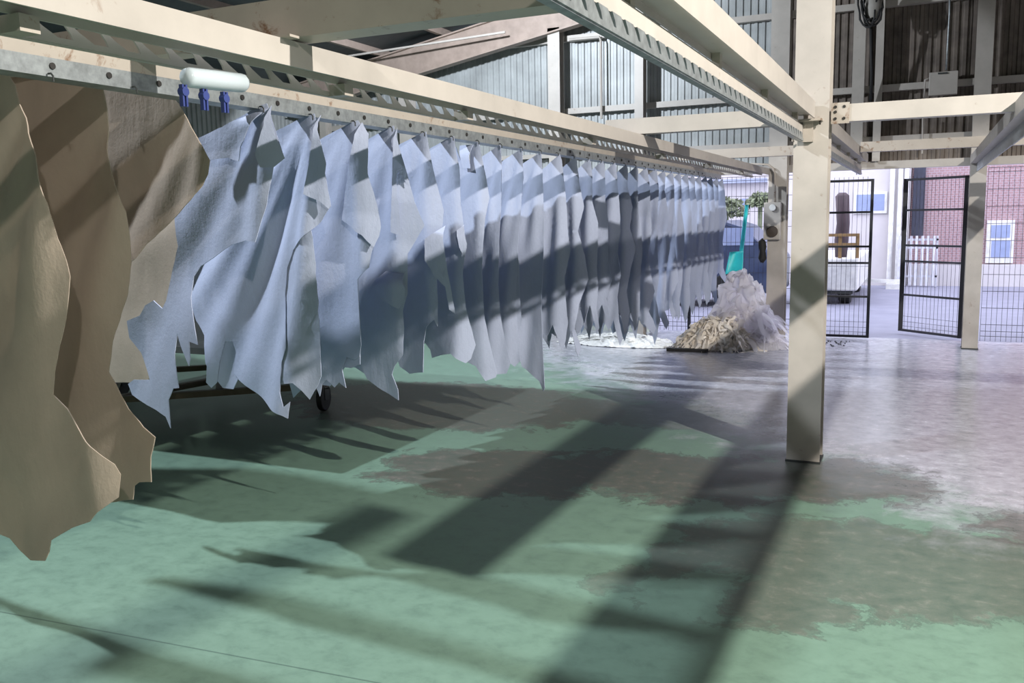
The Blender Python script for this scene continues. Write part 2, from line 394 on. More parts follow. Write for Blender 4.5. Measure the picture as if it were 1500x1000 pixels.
# cross beams
def cross(y, x0, x1, label, z0=2.146, z1=2.250):
    t = thing('cross_beam', ((x0+x1)/2, y, z0), label, 'beam')
    bm = BM(); hw = 0.05
    box(bm, x0, x1, y-hw, y+hw, z0, z0+0.007); box(bm, x0, x1, y-hw, y+hw, z1-0.007, z1); box(bm, x0, x1, y-hw, y-hw+0.006, z0+0.007, z1-0.007)
    box(bm, x0, x1, y+hw-0.006, y+hw, z0+0.007, z1-0.007)
    obj('beam_body', bm, M_cream2 if abs(y-5.94) > 1 else M_cream, t)
    return t
t = cross(2.27, -3.6, -0.76, 'large rusty cross beam resting on the long spiked beam at top left', 2.146, 2.262)
bm = BM(); box(bm, -1.90, -1.70, 2.17, 2.215, 2.139, 2.146); obj('seat_plate', bm, M_cream2, t)
t = cross(5.94, -2.0, -0.765, 'cross beam running left from the free-standing column')
t = cross(5.94, -0.545, 3.0, 'bright cross beam running right from the free-standing column')
bm = BM(); box(bm, -0.545, -0.44, 5.88, 5.888, 2.135, 2.26); obj('splice_plate', bm, M_cream2, t)
for bx, bz in ((-0.52, 2.235), (-0.52, 2.205), (-0.52, 2.165), (-0.47, 2.235), (-0.47, 2.165)):
    o = bolt_obj(t, (bx, 5.878, bz), r=0.009); o.rotation_euler = (0, 0, PI/2)
cross(9.9, -2.5, -0.76, 'further cross beam left of the free column, in front of the grey ribs', 2.20, 2.30)
cross(9.9, -0.62, 3.0, 'further cross beam right of the free column, under the bright one', 2.20, 2.30)
# bracket clamp near the top of the comb rail
t = thing('beam_clamp', (-0.66, 2.55, 2.27), 'dark clamp bracket on top of the comb rail at the top edge', 'bracket')
bm = BM(); box(bm, -0.80, -0.60, 2.46, 2.60, 2.268, 2.285); box(bm, -0.72, -0.66, 2.50, 2.56, 2.285, 2.33); obj('clamp_plate', bm, M_dark, t)
bm = BM(); disc(bm, (-0.61, 2.50, 2.259), (0,0,1), 0.014, 0.018, 8); obj('clamp_bolt', bm, M_bolt, t)

# ------------------------------------------------------------------ hides
HX, HZ, HY0, DY = -2.355, 2.043, 2.83, 0.31
def gfun(u, v, q):
    """depth of a draped hide behind its hook plane; u right of the hook, v below it"""
    sl, sr, ph, nf, amp = q[:5]
    s = math.sqrt(u*u + 0.0006)
    left = sl*s; right = sr*s
    w = 0.5 + 0.5*math.tanh(u/0.012)
    g = left*(1-w) + right*w
    th = math.atan2(u, v + 0.06)
    r = min(1.0, max(0, v)/0.5)
    g += amp*r*math.sin(th*nf + ph) + amp*0.5*r*math.sin(th*nf*2.3 + ph*1.7 + v*2)
    nz = noise.noise(Vector((u*3.2 + ph*3, v*2.2, ph)))
    g += 0.022*min(1, max(0, v)/0.8)*nz + 0.0025*noise.noise(Vector((u*14, v*7, ph*5)))
    g += 0.05*max(0, v-0.9)**1.2*math.sin(u*9 + ph)
    if len(q) > 5: g += q[5]*min(1, max(0, v-0.05)/0.35)*math.sin(u*42 + ph*3 + v*1.6 + 1.5*noise.noise(Vector((ph, v*2, u*5))))
    return g
def resample(poly, step):
    out = []
    n = len(poly)
    for i in range(n):
        a, b = Vector(poly[i]), Vector(poly[(i+1) % n]); L = (b-a).length; k = max(1, int(L/step))
        for j in range(k): out.append(a + (b-a)*j/k)
    return out
def jag(pts, amp, ph):
    out = []
    for p in pts:
        out.append(p + Vector((noise.noise(Vector((p.x*22, p.y*22, ph))), noise.noise(Vector((p.x*22, p.y*22, ph+9)))))*amp)
    return out
def sheet(bm, poly, surf, step=0.026, jagamp=0.008, ph=0.0):
    """fill a plane outline (X, Z) and lift it onto surf(x, z) -> y"""
    b = jag(resample(poly, step), jagamp, ph)
    xs = [p.x for p in b]; zs = [p.y for p in b]
    pts = list(b); n = len(b)
    def inside(x, z):
        c = False; j = n-1
        for i in range(n):
            if (b[i].y > z) != (b[j].y > z) and x < (b[j].x-b[i].x)*(z-b[i].y)/(b[j].y-b[i].y) + b[i].x: c = not c
            j = i
        return c
    st = step*1.1; row = 0
    z = min(zs)
    grid = {}
    for p in b: grid.setdefault((int(p.x//st), int(p.y//st)), []).append(p)
    while z < max(zs):
        x = min(xs) + (st/2 if row % 2 else 0)
        while x < max(xs):
            if inside(x, z):
                q = Vector((x, z)); ok = True; ci, cj = int(x//st), int(z//st)
                for a in (-1,0,1):
                    for c in (-1,0,1):
                        for p in grid.get((ci+a, cj+c), ()):
                            if (p-q).length < st*0.6: ok = False
                if ok: pts.append(q)
            x += st
        z += st*0.87; row += 1
    vs, es, fs, *_ = delaunay_2d_cdt(pts, [(i, (i+1) % n) for i in range(n)], [], 1, 1e-5)
    vv = [bm.verts.new((p.x, surf(p.x, p.y), p.y)) for p in vs]
    for f in fs:
        try: bm.faces.new([vv[i] for i in f])
        except ValueError: pass
def unproj(px, py, Y, q, off=0.0):
    X = Z = None; g = 0.0
    for _ in range(40):
        p = at(px, py, Y + g); u, v = p.x - HX, HZ - p.z
        g = g*0.45 + 0.55*(gfun(u, v, q) + off)
    return (p.x, p.z)
def hide_obj(name, bm, mat, label, group, thick=0.0035):
    o = obj(name, bm, mat, None, True)
    m = o.modifiers.new('thick', 'SOLIDIFY'); m.thickness = thick; m.offset = 0
    e = o.modifiers.new('crisp rim', 'EDGE_SPLIT'); e.split_angle = math.radians(55)
    tag(o, label, 'hide', group); return o
def traced(k, poly, q, mat, label, group, flaps=(), Y=None, jagamp=0.0015, name='hanging_hide'):
    Y = HY0 + DY*k if Y is None else Y
    bm = BM()
    P = [unproj(x, y, Y, q) for x, y in poly]
    sheet(bm, P, lambda x, z: Y + gfun(x-HX, HZ-z, q), step=0.021, jagamp=jagamp, ph=k*1.7+20)
    if k >= 1:      # the part of the hide that runs on behind its neighbours
        rnd = random.Random(k); zb = max(0.80, min(p[1] for p in P)+0.10)
        B = [(HX-0.06, HZ-0.09), (HX-0.06, zb+0.1)]; x = HX-0.06
        while x > HX-0.78:
            x -= 0.07; B.append((x, zb + rnd.uniform(-0.03, 0.08)))
        B += [(HX-0.88, HZ-0.7), (HX-0.86, HZ-0.33), (HX-0.6, HZ-0.30), (HX-0.3, HZ-0.21)]
        sheet(bm, B, lambda x, z: Y + gfun(x-HX, HZ-z, q) + 0.007, step=0.04, ph=k)
    for fl in flaps:
        pts, off, tilt = fl
        P = [unproj(x, y, Y, q, off) for x, y in pts]
        cx = sum(p[0] for p in P)/len(P); zt = max(p[1] for p in P)
        sheet(bm, P, lambda x, z: Y + gfun(x-HX, HZ-z, q) + off*min(1, max(0, zt-z)/0.05) + tilt*(x-cx)*min(1, (zt-z)/0.1), jagamp=0.003, ph=k+50)
    return hide_obj(name, bm, mat, label, group)

GT, GG = 'tan hides at the near end of the row', 'blue-grey hides hanging from the rail'
# --- tan hides
traced(-3, [(-60,60),(0,88),(10,105),(22,125),(28,150),(42,195),(55,250),(70,300),(85,350),(97,380),(103,405),(101,430),(97,468),(88,505),(80,545),(78,578),(99,599),(111,620),(126,647),(150,668),(168,680),(177,695),(174,728),(141,752),(132,764),(105,773),(75,791),(72,809),(66,821),(45,820),(30,806),(15,788),(0,782),(-60,770),(-150,700),(-200,400),(-160,100)],
       (0.10, 0.5, 1.0, 7, 0.022), M_tan, 'nearest tan hide, cut by the left edge, with the lowest pale pointed hem', GT, jagamp=0.0015)
traced(-2, [(-40,90),(0,86),(25,100),(60,112),(85,110),(105,103),(125,98),(143,104),(150,125),(157,160),(157,210),(163,250),(172,282),(184,310),(190,345),(192,385),(188,430),(175,470),(165,500),(160,545),(176,575),(188,598),(210,625),(228,640),(221,668),(222,705),(204,706),(197,712),(195,731),(170,735),(100,740),(0,720),(-120,600),(-130,150)],
       (0.10, 0.5, 2.1, 8, 0.022), M_tan, 'second tan hide from the left edge, narrowing at mid height', GT, jagamp=0.003)
traced(-1, [(100,118),(150,116),(165,125),(190,122),(215,127),(240,130),(250,140),(262,152),(275,175),(285,195),(297,215),(308,235),(305,255),(297,272),(280,292),(262,312),(240,335),(215,358),(197,380),(170,400),(100,400),(20,380),(0,250),(30,130)],
       (0.10, 0.6, 0.3, 6, 0.022), M_tan, 'short tan hide with a rounded right edge, next to the first grey hide', GT, jagamp=0.002)
traced(0, [(120,160),(240,170),(262,200),(275,260),(275,330),(262,390),(246,440),(236,480),(225,530),(218,556),(200,560),(160,560),(90,560),(40,500),(40,300),(80,180)],
       (0.10, 0.4, 4.0, 6, 0.02), M_tan, 'pale cream lit hide seen low between the tan hides and the first grey hide', GT, Y=3.22, jagamp=0.002)

# --- grey hides traced at the near end
G = []
G.append(([(391,151),(405,195),(417,232),(401,244),(398,262),(391,300),(381,330),(374,355),(360,352),(340,358),(312,378),(294,390),(284,405),(280,435),(284,470),(290,505),(277,500),(279,525),(277,536),(267,512),(260,488),(256,520),(262,568),(254,569),(247,586),(250,627),(243,610),(229,600),(194,578),(188,562),(196,556),(220,556),(207,516),(190,495),(186,470),(205,462),(213,447),(225,440),(238,452),(244,440),(252,400),(261,360),(255,300),(240,250),(255,215),(292,205),(340,178)],
   [([(390,153),(402,195),(417,232),(401,245),(381,245),(374,226),(386,183)], -0.035, 0.0), ([(385,156),(292,204),(296,224),(303,236),(318,233),(334,231),(348,236),(350,215),(362,185)], -0.045, 0.1)],
   'first grey hide beside the tan ones, with a lit triangular fold at its top left'))
G.append(([(461,166),(464,190),(474,225),(478,240),(476,254),(485,302),(470,325),(452,340),(430,366),(421,392),(418,430),(419,510),(413,530),(410,575),(415,596),(425,588),(422,613),(414,609),(400,603),(379,577),(350,556),(343,546),(346,515),(341,500),(330,500),(322,530),(318,560),(310,568),(302,560),(304,530),(300,492),(288,470),(280,430),(282,400),(300,360),(330,300),(360,260),(380,215),(401,194),(435,176)],
   [([(462,167),(465,190),(474,225),(478,240),(476,254),(485,300),(482,306),(470,296),(462,292),(452,288),(444,284),(450,250),(458,200)], -0.04, 0.0)],
   'grey hide, second from the tan ones, with radiating folds and the lowest pale tip beneath'))
G.append(([(524,176),(540,196),(538,254),(550,292),(558,332),(547,362),(544,372),(541,391),(524,409),(526,450),(529,505),(527,522),(520,527),(508,523),(501,540),(507,568),(497,560),(490,567),(478,556),(472,562),(469,580),(460,560),(455,568),(440,572),(430,582),(424,560),(420,510),(419,430),(400,400),(390,330),(400,260),(440,222),(471,203)],
   [([(523,178),(540,197),(538,254),(550,292),(558,332),(555,345),(547,362),(530,345),(515,332),(502,322),(508,270),(516,215)], -0.04, 0.05)],
   'grey hide, third from the tan ones, with broad grey flap and arched hem'))
G.append(([(577,184),(580,199),(596,253),(607,295),(622,330),(612,347),(597,372),(597,430),(590,455),(592,480),(590,520),(578,536),(574,548),(583,570),(584,586),(575,580),(560,571),(538,555),(529,535),(515,525),(510,480),(500,420),(490,340),(495,260),(532,208)],
   [([(577,186),(580,199),(596,253),(600,270),(590,262),(583,250),(580,262),(584,300),(588,345),(572,340),(574,280),(575,230)], -0.03, 0.0), ([(556,398),(585,402),(594,425),(592,440),(584,452),(566,443),(548,436),(538,430)], -0.06, 0.0)],
   'grey hide, fourth from the tan ones, with a crumpled fold at mid height'))
G.append(([(624,193),(632,235),(638,262),(650,308),(647,340),(655,394),(662,430),(667,460),(658,453),(652,420),(640,408),(641,478),(636,468),(625,478),(621,500),(620,545),(600,547),(586,537),(580,520),(575,450),(565,380),(560,300),(560,240),(586,211)],
   [([(622,350),(646,331),(650,360),(655,392),(646,400),(649,408),(638,407),(630,392),(622,382)], -0.05, 0.0)],
   'grey hide, fifth from the tan ones, with ragged notches down its right edge'))
G.append(([(665,199),(668,224),(673,245),(675,300),(684,362),(680,378),(678,400),(682,450),(690,480),(697,505),(690,525),(682,532),(660,518),(645,520),(633,524),(628,500),(622,450),(612,300),(610,240),(631,217)],
   [([(667,338),(676,330),(684,358),(680,378),(673,362)], -0.03, 0.0)],
   'grey hide, sixth from the tan ones, with a small pointed flap at mid edge'))
G.append(([(701,207),(704,220),(708,240),(712,260),(717,290),(711,318),(708,356),(706,400),(709,459),(718,505),(728,545),(727,552),(711,558),(697,536),(675,524),(668,480),(660,420),(650,300),(655,250),(668,215),(677,240),(688,240),(690,214)],
   [([(670,213),(690,211),(687,228),(689,247),(678,246),(675,234)], -0.03, 0.0)],
   'grey hide, seventh from the tan ones, torn open at its top'))
G.append(([(733,212),(735,240),(734,300),(731,360),(730,420),(733,462),(740,500),(748,532),(742,547),(728,548),(715,540),(700,500),(690,420),(685,320),(690,260),(707,229)],
   [], 'grey hide, eighth from the tan ones, with a bright thin edge and slanted hem'))
G.append(([(765,217),(767,260),(762,320),(757,380),(756,440),(757,470),(762,529),(754,537),(745,530),(735,500),(725,420),(718,320),(722,260),(736,236)],
   [], 'grey hide, ninth from the tan ones, narrow with a lit right edge'))
G.append(([(793,222),(795,260),(797,320),(795,400),(793,452),(795,510),(798,568),(796,573),(790,558),(765,537),(752,500),(745,420),(742,320),(748,262),(764,241)],
   [], 'grey hide, tenth from the tan ones, its lit edge reaching lowest of the narrow ones'))
for k, (poly, fl, lab) in enumerate(G):
    q = (0.20, 0.75, 0.9*k + 0.4, 13 if k in (1, 7, 8, 9) else 8, 0.020 if k in (1, 7, 8, 9) else 0.011, 0.008 if k in (7, 8, 9) else 0.0)
    traced(k, poly, q, M_hide, lab, GG, fl)
# --- the remaining hides down the row
bot = {10:515, 11:522, 12:490, 13:472, 14:505, 15:492, 16:486, 17:492, 18:506, 19:482, 20:468, 21:470, 22:474, 23:462, 24:452, 25:448, 26:443, 27:446, 28:414}
ordw = {10:'eleventh', 11:'twelfth', 12:'thirteenth', 13:'fourteenth', 14:'fifteenth', 15:'sixteenth', 16:'seventeenth', 17:'eighteenth', 18:'nineteenth', 19:'twentieth',
        20:'ninth from the far end', 21:'eighth from the far end', 22:'seventh from the far end', 23:'sixth from the far end', 24:'fifth from the far end', 25:'fourth from the far end', 26:'third from the far end', 27:'second from the far end', 28:'the very last at the far end'}
for k, by in bot.items():
    Y = HY0 + DY*k
    rnd = random.Random(k*13+5)
    # height of the hem where it hangs under the hook
    d = at(CX, CY, Y)
    px = None; best = None
    for xx in range(780, 1080, 2):
        p = at(xx, by, Y); e = abs(p.x - (HX+0.02))
        if best is None or e < best[0]: best = (e, p.z)
    L = HZ - best[1]
    wv = [rnd.uniform(-0.02, 0.035) for _ in range(8)]
    P = [(HX, HZ), (HX+0.012, HZ-0.04)]
    for i in range(1, 8):
        P.append((HX + 0.035*math.sin(PI*i/8) + wv[i]*(0.4+i/8), HZ - L*i/8.2))
    tip = HX + rnd.uniform(-0.03, 0.05)
    P += [(tip+0.02, HZ-L*0.96), (tip, HZ-L)]
    x = tip; 
    while x > HX-0.75:
        x -= rnd.uniform(0.03, 0.07)
        P.append((x, HZ - L*rnd.uniform(0.86, 0.95) + 0.05*abs(math.sin(x*11+k))))
        x -= rnd.uniform(0.03, 0.06)
        P.append((x, HZ - L*rnd.uniform(0.90, 0.99)))
    P += [(HX-0.85, HZ-L*0.7), (HX-0.88, HZ-0.5), (HX-0.80, HZ-0.26), (HX-0.5, HZ-0.25), (HX-0.28, HZ-0.17), (HX-0.12, HZ-0.085)]
    q = (0.20, 0.8, rnd.uniform(0, 6), rnd.choice((9, 13, 17)), rnd.uniform(0.012, 0.024), rnd.uniform(0.009, 0.016))
    bm = BM(); sheet(bm, P, lambda x, z: Y + gfun(x-HX, HZ-z, q), step=0.024, jagamp=0.003, ph=k*3.1)
    lab = ('grey hide in the row, %s from the tan ones' % ordw[k]) if k < 20 else ('grey row hide, %s' % ordw[k])
    lab += rnd.choice((', with folded lower edge', ', with ragged hem', ', hanging close to its neighbours'))
    hide_obj('hanging_hide', bm, M_hide, lab, GG)
# hooks that hold the hides, parts of the rail
hook_me = None
for k in range(-3, 29):
    y = HY0 + DY*k
    if hook_me is None:
        bm = BM(); tube(bm, [(0,0,0.006), (0,0,0.022), (-0.008,0,0.030), (-0.02,0,0.030)], 0.003, 6)
        hook_me = bpy.data.meshes.new('hook'); bm.to_mesh(hook_me); bm.free(); hook_me.materials.append(M_dark)
    o = bpy.data.objects.new('hook', hook_me); COL.objects.link(o); put(o, hr); o.location = (HX-0.004, y-0.004, HZ-0.02)

# ------------------------------------------------------------------ clear clip hanger on the rail
cp = at(315, 118, 2.30)
t = thing('clip_hanger', at(315, 140, 2.30), 'clear rounded plastic strip with three blue clips stuck on the hide rail', 'clip hanger')
m, nt, b = new_mat('clear plastic'); b.inputs['Base Color'].default_value = (0.55, 0.62, 0.66, 1); b.inputs['Roughness'].default_value = 0.2
b.inputs['Alpha'].default_value = 0.82; M_clear = m
a, c = atX(272, 113, -1.77), atX(358, 122, -1.77)
bm = BM(); tube(bm, [a, a+(c-a)*0.05, a+(c-a)*0.5, a+(c-a)*0.95, c], [0.022, 0.026, 0.027, 0.026, 0.020], 12); obj('plastic_strip', bm, M_clear, t, True)
for (x, y, Y) in ((269, 140, 2.28), (299, 146, 2.37), (329, 150, 2.46)):
    p = atX(x, y, -1.77); bm = BM()
    box(bm, p.x-0.006, p.x+0.006, p.y-0.009, p.y-0.003, p.z-0.028, p.z+0.028); box(bm, p.x-0.006, p.x+0.006, p.y+0.003, p.y+0.009, p.z-0.028, p.z+0.028)
    disc(bm, (p.x, p.y, p.z+0.01), (1,0,0), 0.012, 0.018, 10)
    obj('clip', bm, M_blue, t)
# ------------------------------------------------------------------ trolley behind the hides
t = thing('trolley', (-5.2, 6.2, 0), 'olive steel trolley with an added shade board on black wheels, half hidden behind the hides', 'trolley')
bm = BM()
A, B, C_, D = Vector((-5.9, 5.0, 0.22)), Vector((-4.62, 6.1, 0.22)), Vector((-5.5, 7.2, 0.22)), Vector((-6.9, 6.0, 0.22))
for a, b2 in ((A, B), (B, C_), (C_, D), (D, A), ((A+B)/2, (C_+D)/2), (A, C_)): bar(bm, a, b2, 0.06, 0.05)
obj('frame', bm, M_olive, t)
bm = BM(); box(bm, -6.5, -3.55, 4.15, 6.9, 0.80, 0.84); obj('shade_board', bm, M_dark, t)  # slab added to keep lamp light off the floor behind the hides
for p in (A, B, C_, D):
    bm = BM(); bar(bm, p, (p.x, p.y, 0.80), 0.045); obj('leg', bm, M_olive, t)
bm = BM(); bar(bm, B+Vector((0,0,0.02)), B+Vector((0,0,1.0)), 0.04); bar(bm, C_, C_+Vector((0,0,1.0)), 0.04); bar(bm, B+Vector((0,0,1.0)), C_+Vector((0,0,1.0)), 0.04); obj('handle', bm, M_olive, t)
for p in (A, B, C_, D):
    bm = BM(); disc(bm, (p.x, p.y, 0.115), (1, 0.25, 0), 0.115, 0.05, 24); w = obj('wheel', bm, M_rub, t, bevel=0.01)
    bm = BM(); box(bm, p.x-0.04, p.x-0.034, p.y-0.03, p.y+0.03, 0.10, 0.21); box(bm, p.x+0.034, p.x+0.04, p.y-0.03, p.y+0.03, 0.10, 0.21); box(bm, p.x-0.04, p.x+0.04, p.y-0.03, p.y+0.03, 0.19, 0.2); obj('caster_fork', bm, M_dark, t)

# ------------------------------------------------------------------ heap of plastic film
m, nt, b = new_mat('crumpled clear film'); p_ = pos(nt)
f = noise_tex(nt, 3.0, 4, coord=p_)
col = N(nt, 'ShaderNodeSeparateXYZ'); nt.links.new(p_, col.inputs[0])
nt.links.new(ramp(nt, f, [(0.35, (0.95, 0.95, 1.0)), (0.65, (0.95, 0.92, 0.92))]), b.inputs['Base Color'])
b.inputs['Roughness'].default_value = 0.25; b.inputs['Alpha'].default_value = 0.6
tr = N(nt, 'ShaderNodeBsdfTranslucent'); tr.inputs[0].default_value = (0.95, 0.94, 0.97, 1)
mx = N(nt, 'ShaderNodeMixShader'); mx.inputs[0].default_value = 0.6
nt.links.new(b.outputs[0], mx.inputs[1]); nt.links.new(tr.outputs[0], mx.inputs[2]); nt.links.new(mx.outputs[0], nt.nodes['Material Output'].inputs[0])
M_film = m
m2, nt, b = new_mat('beige crumpled film'); p_ = pos(nt)
nt.links.new(ramp(nt, noise_tex(nt, 6, 5, coord=p_), [(0.3, (0.80, 0.71, 0.60)), (0.65, (0.96, 0.92, 0.86))]), b.inputs['Base Color'])
b.inputs['Roughness'].default_value = 0.28; b.inputs['Alpha'].default_value = 0.9; M_film2 = m2
def crumple(cx, cy, rx, ry, h, seed, n=46, rough=1.0):
    bm = BM(); vs = []
    for i in range(n+1):
        row = []
        for j in range(n+1):
            u, v = i/n*2-1, j/n*2-1
            r = max(abs(u), abs(v)); L = math.hypot(u, v) or 1; uu, vv = u/L*r, v/L*r
            edge = 1 + 0.30*noise.noise(Vector((uu*2/max(r,.2), vv*2/max(r,.2), seed)))
            k = max(0, 1-r**1.6)**0.75
            p = Vector((uu*2.2, vv*2.2, seed))
            cr = 1-abs(noise.noise(p*1.5))*2 + 0.5*(0.5-abs(noise.noise(p*3.7))) 
            z = h*k*(0.62 + 0.42*rough*cr) + 0.05*k*(0.5-abs(noise.noise(p*9))) + 0.025*abs(noise.noise(p*6))
            jx = 0.16*noise.noise(p*3.0 + Vector((5,0,0))); jy = 0.16*noise.noise(p*3.0 + Vector((0,7,0)))
            row.append(bm.verts.new((cx + uu*rx*edge + jx*k, cy + vv*ry*edge + jy*k, max(0.004, z))))
        vs.append(row)
    for i in range(n):
        for j in range(n): bm.faces.new((vs[i][j], vs[i+1][j], vs[i+1][j+1], vs[i][j+1]))
    return bm
def ribbons(cx, cy, rx, ry, h, n, seed, w=0.02, L=0.30):
    rnd = random.Random(seed); bm = BM()
    for _ in range(n):
        a = rnd.uniform(0, 2*PI); r = math.sqrt(rnd.random())
        p = Vector((cx + rx*r*math.cos(a), cy + ry*r*math.sin(a), 0.02 + h*(1-r*r)*rnd.uniform(0.5, 1.0)))
        d = Vector((rnd.gauss(0,1)+math.cos(a)*0.6, rnd.gauss(0,1)+math.sin(a)*0.6, rnd.uniform(0.0, 1.1))).normalized()
        sd = d.cross(Vector((rnd.gauss(0,1), rnd.gauss(0,1), rnd.gauss(0,1)))).normalized()
        ln = L*rnd.uniform(0.4, 1); m_ = 7; prev = None
        for i in range(m_+1):
            t_ = i/m_; q = p + d*ln*t_ + Vector((0,0,-0.8*ln*t_*t_)) + sd*0.02*math.sin(t_*7+a)
            q.z = max(0.006, q.z); ww = w*(0.5+math.sin(PI*(0.15+0.8*t_)))
            cur = (bm.verts.new(q - sd*ww), bm.verts.new(q + sd*ww))
            if prev: bm.faces.new((prev[0], prev[1], cur[1], cur[0]))
            prev = cur
    return bm
t = thing('plastic_film_heap', (-2.2, 11.0, 0), 'heap of crumpled translucent plastic film on the floor at the end of the hide row', 'plastic film')
obj('clear_film', crumple(-2.02, 11.02, 0.46, 0.26, 1.08, 3.3, 60, 0.5), M_film, t, True)
obj('beige_film', crumple(-2.24, 10.72, 0.50, 0.28, 0.34, 8.1, 70), M_film2, t)
obj('clear_film', crumple(-1.74, 10.82, 0.34, 0.20, 0.2, 14.2, 40), M_film, t)
o = obj('film_strips', ribbons(-2.22, 10.66, 0.44, 0.22, 0.38, 520, 3, 0.013, 0.22), M_film2, t); o['kind'] = 'stuff'
o = obj('clear_strips', ribbons(-2.0, 10.95, 0.48, 0.25, 0.62, 260, 5, 0.03, 0.36), M_film, t); o['kind'] = 'stuff'
tag(obj('plastic_sheet', crumple(-3.50, 10.75, 0.75, 0.40, 0.10, 21.0, 60), M_white), 'flat white plastic sheeting on the floor under the far hides', 'plastic sheet')
bm = BM(); bar(bm, (-2.73, 10.28, 0.02), (-2.25, 10.30, 0.02), 0.08, 0.035)
tag(obj('black_strip', bm, M_rub), 'flat black strip on the floor poking from under the plastic heap', 'strip')
# turquoise shovel leaning in the corner
t = thing('shovel', at(1078, 398, 11.72), 'turquoise plastic shovel standing blade down behind the plastic heap', 'shovel')
b0, b1_ = at(1086, 368, 11.80), at(1094, 300, 11.84)
bm = BM(); tube(bm, [b0, b0+(b1_-b0)*0.5, b1_], 0.026, 10); obj('handle', bm, M_turq, t, True)
bm = BM()
pts = [at(1062, 402, 11.66), at(1088, 396, 11.66), at(1089, 368, 11.72), at(1069, 369, 11.72)]
n = 10; vs = []
for i in range(n+1):
    row = []
    for j in range(n+1):
        s_, t_ = i/n, j/n
        p = pts[0].lerp(pts[1], s_).lerp(pts[3].lerp(pts[2], s_), t_)
        p.y += 0.05*(1-(2*s_-1)**2)*(0.4+0.6*t_)
        row.append(bm.verts.new(p))
    vs.append(row)
for i in range(n):
    for j in range(n): bm.faces.new((vs[i][j], vs[i+1][j], vs[i+1][j+1], vs[i][j+1]))
o = obj('blade', bm, M_turq, t, True); so = o.modifiers.new('t', 'SOLIDIFY'); so.thickness = 0.006

# ------------------------------------------------------------------ switch box, conduit, cables, wall box
t = thing('switch_box', at(1130, 322, 11.31), 'cream switch box with a round white button on the column by the plastic heap', 'switch box')
p0, p1 = at(1118, 351, 11.24), at(1144, 296, 11.24)
bm = BM(); box(bm, p0.x, p1.x, 11.24, 11.318, p0.z, p1.z); obj('housing', bm, M_cream, t, bevel=0.006)
p = at(1132, 304, 11.23); bm = BM(); disc(bm, (p.x, 11.222, p.z), (0,1,0), 0.040, 0.036, 20); obj('button', bm, M_white, t, bevel=0.006)
p = at(1131, 339, 11.23); bm = BM(); disc(bm, (p.x, 11.225, p.z), (0,1,0), 0.068, 0.03, 24); obj('round_cover', bm, simple('dark brown cover', (0.05, 0.035, 0.025)), t, bevel=0.006)
bm = BM(); tube(bm, [at(1100, 240, 11.22), at(1125, 241, 11.24), at(1132, 246, 11.26), at(1135, 254, 11.27), at(1135, 296, 11.27)], 0.013, 8); obj('conduit', bm, M_cream2, t, True)
bm = BM(); c = at(1117, 368, 11.30)
tube(bm, [c+Vector((0,0,0.16)), c+Vector((-0.01,0,0.12)), c+Vector((0,0,0.05)), c, c-Vector((0,0,0.09)), c-Vector((0.005,0,0.14))], [0.01, 0.045, 0.05, 0.035, 0.05, 0.02], 10)
tag(obj('black_gloves', bm, M_rub, None, True), 'black bundle hanging at the left edge of the column under the switch box', 'gloves')
t = thing('electrical_box', at(1382, 122, 11.6), 'flat cream electrical box on the shaded corrugated wall above the gates', 'electrical box')
p0, p1 = at(1360, 140, 11.56), at(1404, 103, 11.56)
bm = BM(); box(bm, p0.x, p1.x, 11.56, 11.655, p0.z, p1.z); obj('housing', bm, M_cream, t, bevel=0.005)
p = at(1381, 107, 11.56); bm = BM(); box(bm, p.x-0.05, p.x+0.05, 11.548, 11.56, p.z-0.01, p.z+0.006); obj('latch', bm, M_dark, t)
bm = BM(); tube(bm, [at(1386, 103, 11.6), at(1388, 70, 11.6), at(1391, 20, 11.6), at(1392, -60, 11.6)], 0.011, 8); obj('conduit', bm, M_galv, t, True)
bm = BM(); tube(bm, [at(1354, 143, 11.6), at(1355, 117, 11.6), at(1362, 114, 11.6)], 0.010, 8); obj('conduit', bm, M_cream, t, True)
bm = BM(); tube(bm, [at(1352, 170, 11.6), at(1351, 225, 11.6)], 0.010, 8)
tag(obj('conduit_pipe', bm, M_cream), 'thin cream pipe crossing between the two far cross beams', 'pipe')
bm = BM(); tube(bm, [at(834, 58, 11.6), at(878, 54, 11.6), at(880, 60, 11.6), at(881, 174, 11.6)], 0.018, 8)
tag(obj('conduit_pipe', bm, M_cream), 'thin cream pipe bent at its top against grey sheeting left of comb rail', 'pipe')
t = thing('cable_coil', at(1275, 20, 11.3), 'coil of black cable looped round a grey bag, hanging above the lintel', 'cable')
rnd = random.Random(4)
for i in range(5):
    bm = BM(); cx, cy = 1275+rnd.uniform(-4, 5), 8+rnd.uniform(-6, 6); rx, ry = rnd.uniform(9, 15), rnd.uniform(24, 36)
    tube(bm, [at(cx+rx*math.cos(a*PI/9)*(1+0.1*math.sin(a*2+i)), cy+ry*math.sin(a*PI/9), 11.3+0.03*math.sin(a+i)) for a in range(19)], 0.012, 6)
    obj('cable_loop', bm, M_rub, t, True)
bm = BM(); c = at(1281, 12, 11.36); tube(bm, [c+Vector((0,0,0.2)), c+Vector((0,0,0.1)), c, c-Vector((0,0,0.12)), c-Vector((0,0,0.17))], [0.04, 0.09, 0.1, 0.07, 0.02], 12); obj('bag', bm, simple('grey bag', (0.3,0.28,0.25)), t, True)
bm = BM(); tube(bm, [at(1276, 40, 11.33), at(1277, 110, 11.45), at(1275, 150, 11.5)], 0.02, 8); obj('hanging_lead', bm, M_rub, t, True)

